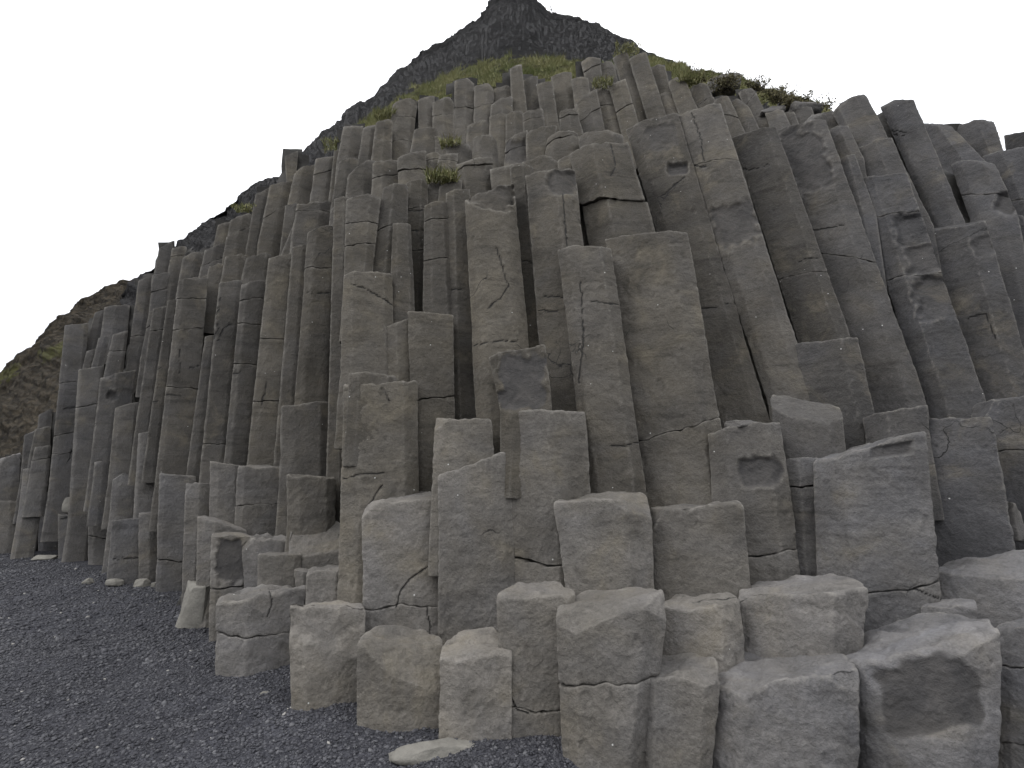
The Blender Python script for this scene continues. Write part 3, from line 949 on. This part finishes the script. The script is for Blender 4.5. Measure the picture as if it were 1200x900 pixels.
def terrain(name, mat, xs, ridge, rdepth, base, bdepth, amp, nrow, polys, seed, falloff=.9, kx=None):
    ry = np.interp(xs, *zip(*ridge)); rd = np.interp(xs, *zip(*rdepth))
    by = np.interp(xs, *zip(*base)); bd = np.interp(xs, *zip(*bdepth))
    Rg = np.array([at(x, y, d) for x, y, d in zip(xs, ry, rd)])
    B = np.array([at(x, y, d) for x, y, d in zip(xs, by, bd)])
    rows = []
    for t in np.linspace(-.12, 1, nrow):
        rows.append(B + (Rg - B) * t if t >= 0 else B + np.array([0, .6, 9.0]) * t)
    nb = nrow // 3
    L = np.linalg.norm(Rg - B, axis=1)[:, None]
    for t in np.linspace(0, 1, nb + 1)[1:]:
        rows.append(Rg + np.array([0, 1, -falloff]) * (t ** 1.2) * np.maximum(L, 6))
    G = np.stack(rows)
    P = G.reshape(-1, 3)
    tu = np.gradient(G, axis=1); tv_ = np.gradient(G, axis=0)
    N = np.cross(tu, tv_).reshape(-1, 3)
    N /= np.maximum(np.linalg.norm(N, axis=1, keepdims=True), 1e-9)
    dist = np.linalg.norm(P - CAM, axis=1)
    k = np.clip(dist / 25, .35, 1.4)
    sc = np.array([.42, .75, 2.0])
    d = amp * k * (ridged(P * sc * .45 / k[:, None] + seed, 5) * .5 + fbm(P * 1.6 / k[:, None] + seed, 4) * .30 + .22 * ridged(P * 3.1 / k[:, None] * sc + seed, 3) * .5)
    tt = np.repeat(np.concatenate([np.linspace(-.12, 1, nrow), np.ones(nb)]), G.shape[1])
    d = d + .14 * k * (ridged(P * sc * .95 / k[:, None] + seed + 40, 4) * .5 + .5 * fbm(P * 3.2 / k[:, None] + seed, 3))
    d = d - d.mean()
    P = P + N * (d * (.12 + .88 * sstep(.02, .40, tt)))[:, None]
    X, Y = project(P)
    g = np.zeros(len(P))
    for poly in polys:
        g = np.maximum(g, in_poly(X + 6 * fbm(P * 1.5, 2), Y + 5 * fbm(P * 1.5 + 9, 2), poly).astype(float))
    q = grid_faces(*G.shape[:2])
    o = link_mesh(name, P, q.ravel(), np.full(len(q), 4), mat, {'grass': g})
    tag(o, kind='structure')
    return o, P, q

GRASS_POLYS = [
    [(452,128),(480,106),(530,84),(560,74),(600,66),(650,68),(690,78),(694,100),(650,108),(600,108),(560,104),(520,118),(478,134)],
    [(375,178),(400,160),(440,128),(458,130),(440,150),(400,176)],
    [(690,78),(720,72),(760,68),(820,78),(880,96),(905,118),(880,124),(830,112),(780,98),(740,84)],
    [(900,105),(960,118),(1000,128),(980,140),(930,134),(900,124)],
]
xs = np.arange(140, 992, 1.9)
mount, MP, MQ = terrain('mountain', M_MOUNT, xs,
    [(140,345),(185,302),(222,274),(262,240),(300,214),(330,205),(362,174),(385,154),(412,129),(428,122),(448,105),(472,85),(500,64),(530,48),(552,30),(566,22),(574,8),(585,-6),(600,-12),(618,-6),(626,4),(638,16),(652,21),(668,25),(700,33),(714,45),(735,52),(760,62),(790,72),(815,82),(835,80),(862,88),(880,96),(910,106),(945,112),(960,118),(975,132),(990,150),(1035,190)],
    [(140,12.5),(330,13.5),(400,20),(470,26),(560,33),(600,35),(640,31),(720,22),(800,15),(880,12),(950,10),(1035,8.5)],
    [(140,380),(185,340),(240,305),(300,262),(350,222),(400,190),(460,150),(530,122),(600,112),(680,98),(760,95),(830,118),(900,138),(980,156),(1035,175)],
    [(140,11.6),(200,10.9),(300,10.0),(400,9.9),(500,9.9),(650,9.7),(760,9.2),(830,8.6),(900,8.0),(980,7.3),(1035,6.9)],
    .34, 190, GRASS_POLYS, 4)
hill, HP, HQ = terrain('hillside', M_HILL, np.arange(-160, 300, 2.2),
    [(-160,520),(-60,466),(0,437),(20,421),(42,399),(62,377),(88,357),(110,345),(132,335),(160,328),(200,318),(300,300)],
    [(-160,30),(300,24)],
    [(-160,640),(0,600),(60,585),(200,500),(300,420)],
    [(-160,15),(60,13.2),(300,14)],
    .30, 150, [[(-60,470),(0,437),(22,424),(20,440),(0,450),(-60,490)], [(45,412),(75,398),(78,416),(50,424)]], 21)

# ------------------------------------------------------------------ beach
def nonuni(a, b, step, far):
    core = np.arange(a, b + step, step)
    out, d, x = [], step, core[-1]
    while x < far:
        d *= 1.35; x += d; out.append(x)
    lo, d, x = [], step, core[0]
    while x > -far:
        d *= 1.35; x -= d; lo.append(x)
    return np.concatenate([lo[::-1], core, out])
bx = nonuni(-11, 3, .06, 900)
by_ = nonuni(.6, 9.8, .06, 900)
BX, BY = np.meshgrid(bx, by_)
def beach_z(x, y):
    p = np.stack([x, y, np.zeros_like(x)], 1)
    near = np.clip(1 - np.hypot(x, y) / 60, 0, 1)
    dip = np.zeros_like(x)
    for fx, fy in ((255, 826), (238, 834), (292, 846), (118, 721), (176, 733), (120, 760), (60, 830)):
        gy0 = ground_y(fx, fy); gx0 = ray(fx, fy)[0] / ray(fx, fy)[1] * gy0
        r2 = ((x - gx0) ** 2 + (y - gy0) ** 2) / .011
        dip = dip + .045 * np.exp(-r2) - .018 * np.exp(-r2 / 3.5)
    return -dip + near * (.050 * fbm(p * .9, 3) + .016 * fbm(p * 4.5 + 5, 3)) - .01
bz = beach_z(BX.ravel(), BY.ravel())
P = np.stack([BX.ravel(), BY.ravel(), bz], 1)
q = grid_faces(*BX.shape)
o = link_mesh('beach', P, q.ravel(), np.full(len(q), 4), M_BEACH)
tag(o, kind='structure')

# gravel: loose pebbles lying on the beach, one mass
ico_v, ico_f = [], []
ph = (1 + 5 ** .5) / 2
for a, b in ((1, ph), (-1, ph), (1, -ph), (-1, -ph)):
    ico_v += [(a, b, 0), (0, a, b), (b, 0, a)]
ico_v = np.array(ico_v) / math.hypot(1, ph)
bm_f = []
for i in range(12):
    for j in range(i + 1, 12):
        for k in range(j + 1, 12):
            d = [np.linalg.norm(ico_v[a] - ico_v[b]) for a, b in ((i, j), (j, k), (i, k))]
            if max(d) < 1.1:
                n_ = np.cross(ico_v[j] - ico_v[i], ico_v[k] - ico_v[i])
                bm_f.append((i, j, k) if n_ @ ico_v[i] > 0 else (i, k, j))
ico_f = np.array(bm_f)
def scatter(n, x0, x1, y0, y1, smin, smax):
    x = rng.uniform(x0, x1, n); y = rng.uniform(y0, y1, n)
    gx_ = [-9.6, -5.5, -3.4, -2.6, -2.0, -1.3, -.34, .36, 2.5]
    gy_ = [9.2, 7.0, 5.6, 4.6, 4.1, 3.7, 3.4, 3.1, 2.8]
    keep = y < np.interp(x, gx_, gy_) + .35
    u = rng.random(n)
    s = smin + (smax - smin) * u ** 3
    s[rng.random(n) < .006] *= 1.9
    return x[keep], y[keep], s[keep]
sets = [scatter(80000, -5.2, 1.2, 1.5, 4.9, .0055, .016), scatter(42000, -10.5, -1.2, 4.3, 9.4, .010, .024)]
x = np.concatenate([s[0] for s in sets]); y = np.concatenate([s[1] for s in sets]); s = np.concatenate([s[2] for s in sets])
n = len(x)
ang = rng.uniform(0, 2 * np.pi, n)
sx, sy, sz = s * rng.uniform(.8, 1.35, n), s * rng.uniform(.6, 1.0, n), s * rng.uniform(.35, .7, n)
jit = ico_v[None] * (1 + rng.uniform(-.22, .22, (n, 12, 1)))
lx, ly, lz = jit[..., 0] * sx[:, None], jit[..., 1] * sy[:, None], jit[..., 2] * sz[:, None]
tl_ = rng.uniform(-.5, .5, n)[:, None]
lz2 = lz * np.cos(tl_) + lx * np.sin(tl_); lx2 = lx * np.cos(tl_) - lz * np.sin(tl_)
ca, sa = np.cos(ang)[:, None], np.sin(ang)[:, None]
V = np.stack([x[:, None] + lx2 * ca - ly * sa, y[:, None] + lx2 * sa + ly * ca, (beach_z(x, y) + sz * .25)[:, None] + lz2], -1).reshape(-1, 3)
Fc = (ico_f[None] + (np.arange(n) * 12)[:, None, None]).reshape(-1, 3)
sh = np.repeat(np.clip(rng.beta(2.2, 2.6, n) * .95 + (rng.random(n) < .008) * .5, 0, 1), 12)
o = link_mesh('gravel', V, Fc.ravel(), np.full(len(Fc), 3), M_PEB, {'shade': sh}, smooth=True)
tag(o, kind='stuff')

# ------------------------------------------------------------------ loose stones
def stone(name, label, cat, px, size, mat, seed, group=None, cuts=4, Y=None, z=None, rot=0.0, box=.35, z_off=.2, res=26):
    cx, cy = px
    if Y is None:
        p = at(cx, cy, ground_y(cx, cy))
    else:
        p = at(cx, cy, Y)
    th = np.linspace(0, np.pi, res); phi = np.linspace(0, 2 * np.pi, 2 * res, endpoint=False)
    T, Ph = np.meshgrid(th, phi, indexing='ij')
    D = np.stack([np.sin(T) * np.cos(Ph), np.sin(T) * np.sin(Ph), np.cos(T)], -1).reshape(-1, 3)
    e = 1.0 - box
    D = np.sign(D) * np.abs(D) ** e
    D /= np.maximum(np.max(np.abs(D), 1), 1e-6)[:, None] ** box
    R = np.random.default_rng(seed)
    for k in range(cuts):
        nn = R.normal(size=3); nn[2] = abs(nn[2]) * .7; nn /= np.linalg.norm(nn)
        dd = np.maximum(D @ nn - R.uniform(.55, .8), 0)
        D = D - dd[:, None] * nn
    D = D * (1 + .10 * fbm(D * 1.6 + seed, 3) + .03 * fbm(D * 6 + seed, 3))[:, None]
    D = D * np.array(size) / 2
    c_, s_ = math.cos(rot), math.sin(rot)
    D = np.stack([D[:, 0] * c_ - D[:, 1] * s_, D[:, 0] * s_ + D[:, 1] * c_, D[:, 2]], 1)
    q_ = grid_faces(res, 2 * res, True)[:, ::-1]
    attrs = {'tint': np.full(len(D), .4), 'tone': np.full(len(D), .8), 'fresh': np.zeros(len(D))}
    o = link_mesh(name, D, q_.ravel(), np.full(len(q_), 4), mat, attrs)
    o.location = (p[0], p[1] + size[1] * .4, p[2] + size[2] * z_off)
    tag(o, label, cat, group)
    return o

stone('boulder', 'pale angular boulder on the gravel at the foot of the slim column', 'boulder', (219,732), (.30,.26,.46), M_PALE, 8, rot=.1, box=.85, z_off=.30, cuts=1)
stone('flat_stone', 'large flat pale slab half buried in gravel at bottom centre', 'stone', (508,889), (.50,.22,.085), M_PALE, 13, box=.3, z_off=.02, rot=.22)
SG = 'pale stones along the foot of the cliff'
stone('pebble_stone', 'flat pale stone on gravel in front of the dark-sided stump', 'stone', (48,655), (.36,.2,.08), M_PALE, 21, SG, rot=.2)
stone('pebble_stone', 'round white stone under the far left squat stump', 'stone', (95,655), (.17,.14,.12), M_PALE, 22, SG, cuts=2)
stone('pebble_stone', 'small stone touching the round white stone on its left', 'stone', (86,658), (.11,.1,.07), M_PALE, 23, SG, cuts=2)
stone('pebble_stone', 'small white stone lying alone on the gravel, away from the columns', 'stone', (100,684), (.13,.11,.09), M_PALE, 24, SG, cuts=2)
stone('pebble_stone', 'pale stone at the left foot of the wide rounded slab', 'stone', (132,685), (.22,.16,.09), M_PALE, 25, SG)
stone('pebble_stone', 'broken pale stone at the right foot of the wide rounded slab', 'stone', (165,686), (.26,.14,.10), M_PALE, 26, SG)
stone('pebble_stone', 'tiny pale stone beside the broken one under the thin pillar', 'stone', (180,687), (.09,.08,.06), M_PALE, 27, SG, cuts=2)
stone('pebble_stone', 'small pale stone on gravel below the front block with slanting ledge', 'stone', (307,817), (.07,.05,.035), M_PALE, 28, SG)
stone('broken_rock', 'pale rubble piece wedged beside the dark right-edge column', 'stone', (1190,612), (.16,.2,.30), M_BASALT, 31, Y=3.85, rot=.4, box=.5, z_off=0)
stone('broken_rock', 'small flat rock lying on top of the stepped-scar column', 'stone', (873,493), (.22,.2,.07), M_BASALT, 32, Y=4.12, box=.5, z_off=-.35)
stone('broken_rock', 'pale rounded rock in the hollow above the squat far left stump', 'stone', (80,592), (.22,.2,.28), M_PALE, 33, Y=8.6, z_off=0)

# ------------------------------------------------------------------ grass on the mountain foot
bvh = BVHTree.FromPolygons([Vector(v) for v in MP], [tuple(f) for f in MQ])
def cast(x, y):
    r = Vector(ray(x, y)).normalized()
    hit = bvh.ray_cast(Vector(CAM), r)
    return np.array(hit[0]) if hit[0] is not None else None

def blades(roots, heights, widths, lean):
    n = len(roots)
    a = rng.uniform(0, 2 * np.pi, n)
    side = np.stack([np.cos(a), np.sin(a), np.zeros(n)], 1) * widths[:, None]
    la = rng.uniform(0, 2 * np.pi, n)
    ln = np.stack([np.cos(la), np.sin(la), np.zeros(n)], 1) * (heights * lean * rng.uniform(.3, 1.4, n))[:, None]
    ln += np.array([0, -.25, 0]) * heights[:, None]
    up = np.array([0, 0, 1.]) * heights[:, None]
    v = np.stack([roots - side, roots + side, roots + side * .6 + ln * .35 + up * .6, roots - side * .6 + ln * .35 + up * .6, roots + ln + up], 1).reshape(-1, 3)
    b = np.arange(n)[:, None] * 5
    quads = b + np.array([0, 1, 2, 3]); tris = b + np.array([3, 2, 4])
    flat = np.concatenate([quads, tris], 1).ravel()
    lt = np.tile([4, 3], n)
    return v, flat, lt

# blades root on the mountain surface where its grass grows
gm = []
for f in range(len(MQ)):
    pass
Gmask = np.zeros(len(MP))
mount.data.attributes['grass'].data.foreach_get('value', (tmp := np.empty(len(MP), dtype=np.float32)))
tri = MQ[(tmp[MQ] > .5).all(1)]
a_, b_, c_, d_ = MP[tri[:, 0]], MP[tri[:, 1]], MP[tri[:, 2]], MP[tri[:, 3]]
area = np.linalg.norm(np.cross(b_ - a_, d_ - a_), axis=1)
cen = a_.mean(1) * 0 + np.linalg.norm((a_ + c_) / 2 - CAM, axis=1)
wt = area / cen ** 2
NB = 60000
pick = rng.choice(len(tri), NB, p=wt / wt.sum())
uu, vv = rng.random(NB)[:, None], rng.random(NB)[:, None]
roots = a_[pick] * (1 - uu) * (1 - vv) + b_[pick] * uu * (1 - vv) + c_[pick] * uu * vv + d_[pick] * (1 - uu) * vv
cl = fbm(roots * 2.3, 3)
keep = cl > -.25
roots, cl = roots[keep], cl[keep]
hh = (.05 + .09 * sstep(-.2, .5, cl)) * rng.uniform(.6, 1.3, len(roots)) * np.clip(np.linalg.norm(roots - CAM, axis=1) / 14, .6, 1.6)
v, flat, lt = blades(roots - np.array([0, 0, .03]), hh, np.full(len(roots), .012), .6)
shd = np.repeat(np.clip(.42 + .5 * fbm(roots * .9 + 3, 3) + rng.normal(0, .16, len(roots)), 0, 1), 5)
o = link_mesh('grass', v, flat, lt, M_GRASS, {'shade': shd}, smooth=False)
tag(o, kind='stuff')

def tuft(label, x, y, Y, w, hgt, n=260):
    p = at(x, y, Y)
    r = np.stack([np.clip(rng.normal(0, w / 2.6, n), -w * .5, w * .5), np.clip(rng.normal(0, w / 4, n), -w * .3, w * .3), rng.normal(0, .015, n)], 1)
    hh = hgt * .55 * rng.uniform(.5, 1.15, n)
    v, flat, lt = blades(r, hh, np.full(n, .010), .9)
    o = link_mesh('grass_tuft', v, flat, lt, M_GRASS, {'shade': np.repeat(np.clip(rng.normal(.5, .22, n), 0, 1), 5)}, smooth=False)
    o.location = p
    tag(o, label, 'grass tuft', 'grass tufts on the cliff ledges')
tuft('largest bright grass tuft on the ledge above the scoop-topped column', 518, 211, 6.5, .42, .22, 420)
tuft('small grass tuft in a notch of the tier below the grass slope', 528, 170, 7.6, .34, .16)
tuft('grass tuft crowning the gap beside the rounded top-tier column', 452, 136, 8.9, .45, .18, 320)
tuft('thin grass tuft on the left crown above the leaning fragments', 394, 170, 8.9, .5, .15)
tuft('dry grass tuft under the left skyline', 290, 246, 9.1, .5, .14)
tuft('green tuft growing in the cracks right of the pointed top-tier column', 706, 99, 8.1, .35, .16)
tuft('dry tuft on the skyline above the twin leaning top-tier columns', 735, 60, 8.9, .5, .18)
tuft('yellowish tuft between the last top-tier columns and the shrubs', 808, 96, 8.1, .4, .25, 320)

# ------------------------------------------------------------------ shrubs
def shrub(label, x, y, Y, w, hgt, seed, leaves=900, twigs=26):
    R = np.random.default_rng(seed)
    p = at(x, y, Y)
    root = bpy.data.objects.new('shrub', None); root.empty_display_size = .1
    COL.objects.link(root); root.location = p
    tag(root, label, 'shrub', 'shrubs on the right shoulder')
    tv, tf = [], []
    tips = []
    for k in range(twigs):
        d = np.array([R.normal(0, .55), R.normal(0, .4), 1.0]); d /= np.linalg.norm(d)
        q0 = np.array([R.normal(0, w * .12), R.normal(0, w * .08), -.05])
        L = hgt * R.uniform(.6, 1.1)
        prev = q0
        ringp = []
        for t in np.linspace(0, 1, 5):
            c0 = q0 + d * np.array([w / hgt * .9, .6, 1]) * L * t + np.array([R.normal(0, .01), R.normal(0, .01), 0])
            rad = .008 * (1 - .8 * t)
            ringp.append([c0 + rad * np.array([math.cos(a), math.sin(a), 0]) for a in (0, 2.1, 4.2)])
            if t > .2: tips += [c0]
        b0 = len(tv)
        for rp in ringp: tv += rp
        for i in range(4):
            for j in range(3):
                tf.append((b0 + i * 3 + j, b0 + i * 3 + (j + 1) % 3, b0 + (i + 1) * 3 + (j + 1) % 3, b0 + (i + 1) * 3 + j))
    tf = np.array(tf)
    o = link_mesh('twigs', np.array(tv), tf.ravel(), np.full(len(tf), 4), M_TWIG); o.parent = root
    tips = np.array(tips)
    c0 = tips[R.integers(0, len(tips), leaves)] + R.normal(0, .035, (leaves, 3))
    u = R.normal(size=(leaves, 3)); u /= np.linalg.norm(u, axis=1, keepdims=True)
    v = np.cross(u, R.normal(size=(leaves, 3))); v /= np.linalg.norm(v, axis=1, keepdims=True)
    s = R.uniform(.012, .028, leaves)[:, None]
    V = np.stack([c0 - u * s, c0 + v * s * .5, c0 + u * s, c0 - v * s * .5], 1).reshape(-1, 3)
    fq = np.arange(leaves * 4)
    o = link_mesh('foliage', V, fq, np.full(leaves, 4), M_SHRUB, {'shade': np.repeat(np.clip(R.normal(.45, .25, leaves), 0, 1), 4)}, smooth=False)
    o.parent = root
shrub('olive shrub spilling over the small columns left of the shoulder', 850, 104, 8.3, .75, .38, 1, 1700, 34)
shrub('dark shrub poking above the skyline left of the middle shrub', 888, 104, 8.3, .4, .30, 2, 700)
shrub('middle brown shrub on the right shoulder skyline', 912, 116, 7.9, .55, .32, 3, 1200)
shrub('dry yellow-brown shrub over the rocks of the right shoulder', 935, 122, 7.6, .5, .24, 4, 900)
shrub('low olive shrub just right of the grassy top tier', 815, 94, 8.7, .6, .26, 5, 900)
shrub('thin twiggy plant beside the bulky domed leaning column', 968, 124, 6.9, .22, .2, 6, 120, 9)
# rocks between the shrubs
RG = 'rocks among the shrubs on the right shoulder'
stone('shoulder_rock', 'dark pointed rock on the skyline above the olive shrub', 'rock', (852,92), (.65,.5,.42), M_BASALT, 51, RG, Y=9.2, z_off=0, box=.4)
stone('shoulder_rock', 'rounded rock between the middle and the dry shrub', 'rock', (925,112), (.45,.4,.32), M_BASALT, 52, RG, Y=8.4, z_off=0, box=.3)
stone('shoulder_rock', 'broad lichen-brown rock right of the dry shrub', 'rock', (948,122), (.55,.4,.3), M_BASALT, 53, RG, Y=7.5, z_off=0, box=.3)
stone('shoulder_rock', 'dark low rock under the middle brown shrub', 'rock', (908,126), (.42,.3,.16), M_BASALT, 54, RG, Y=7.5, z_off=0, box=.3)
stone('shoulder_rock', 'rock filling the notch left of the bulky domed column', 'rock', (962,140), (.4,.4,.36), M_BASALT, 55, RG, Y=6.6, z_off=0, box=.3)

# ------------------------------------------------------------------ a bird over the ridge
def bird(x, y, Y, span, label):
    p = at(x, y, Y)
    prof = [(-.5, .0), (-.42, .05), (-.25, .10), (0, .11), (.22, .085), (.36, .06), (.46, .055), (.53, .02), (.58, .0)]
    k = 10
    V = []
    for (t, r_) in prof:
        for j in range(k):
            a = 2 * math.pi * j / k
            V.append((r_ * math.cos(a), t, r_ * math.sin(a) * .9))
    f = grid_faces(len(prof), k, True)
    body = link_mesh('seabird', np.array(V) * span * .5, f[:, ::-1].ravel(), np.full(len(f), 4), M_BIRD)
    body.location = p
    body.rotation_euler = (0, math.radians(35), math.radians(60))
    tag(body, label, 'bird')
    for sgn in (-1, 1):
        W = []
        for (t, c_, z_) in ((.06, .20, .02), (.4, .19, .16), (.75, .14, .14), (1.0, .02, .06)):
            W += [(sgn * t, c_ * .5 + .05 - t * .08, z_), (sgn * t, -c_ * .5 + .05 - t * .12, z_), (sgn * t, -c_ * .5 + .05 - t * .12, z_ - .015), (sgn * t, c_ * .5 + .05 - t * .08, z_ - .03)]
        f = grid_faces(4, 4, True)
        w = link_mesh('wing', np.array(W) * span * .5, f.ravel(), np.full(len(f), 4), M_BIRD)
        w.parent = body
bird(646, 11, 25, .5, 'tiny pale seabird flying just right of the mountain peak')

# ------------------------------------------------------------------ camera, sky, light
cam = bpy.data.cameras.new('camera')
cam.sensor_width = 36; cam.sensor_fit = 'HORIZONTAL'
cam.lens = F / 1200 * 36
cam.clip_start = .05; cam.clip_end = 3000
co = bpy.data.objects.new('camera', cam)
COL.objects.link(co)
co.location = (0, 0, EYE)
co.rotation_euler = (math.pi / 2 + PITCH, 0, 0)
scene.camera = co

SUN_EL, SUN_AZ = math.radians(52), math.radians(262)
w = bpy.data.worlds.new('World'); scene.world = w
w.use_nodes = True
nt = w.node_tree
g = NT(nt)
bg = nt.nodes['Background']
sky = g.n('ShaderNodeTexSky', sky_type='NISHITA')
sky.sun_disc = False
sky.sun_elevation = SUN_EL
sky.sun_rotation = SUN_AZ
tc = g.n('ShaderNodeTexCoord')
cl = g.noise(tc.outputs['Generated'], 2.2, 5, .5)
cloud = g.mix(g.rng(cl, .3, .7, 0, 1), (9.7, 9.9, 10.4), (10.8, 10.8, 10.9))
# overcast sky: about twice as bright overhead as at the horizon
sx = g.n('ShaderNodeSeparateXYZ')
g.link(tc.outputs['Generated'], sx.inputs[0])
cloud = g.scale(cloud, g.rng(sx.outputs[2], 0, 1, 1.0, 2.3))
col = g.mix(.93, sky.outputs[0], cloud)
g.link(col, bg.inputs['Color'])
bg.inputs['Strength'].default_value = .105

sl = bpy.data.lights.new('sun', 'SUN')
sl.energy = 1.1
sl.angle = math.radians(28)
sl.color = (1, .97, .93)
so = bpy.data.objects.new('sun', sl)
COL.objects.link(so)
dv = Vector((math.sin(SUN_AZ) * math.cos(SUN_EL), math.cos(SUN_AZ) * math.cos(SUN_EL), math.sin(SUN_EL)))
so.rotation_euler = dv.to_track_quat('Z', 'Y').to_euler()

vs = scene.view_settings
vs.view_transform = 'Standard'
vs.look = 'None'
vs.exposure = 0
vs.gamma = 1
vs.use_curve_mapping = False
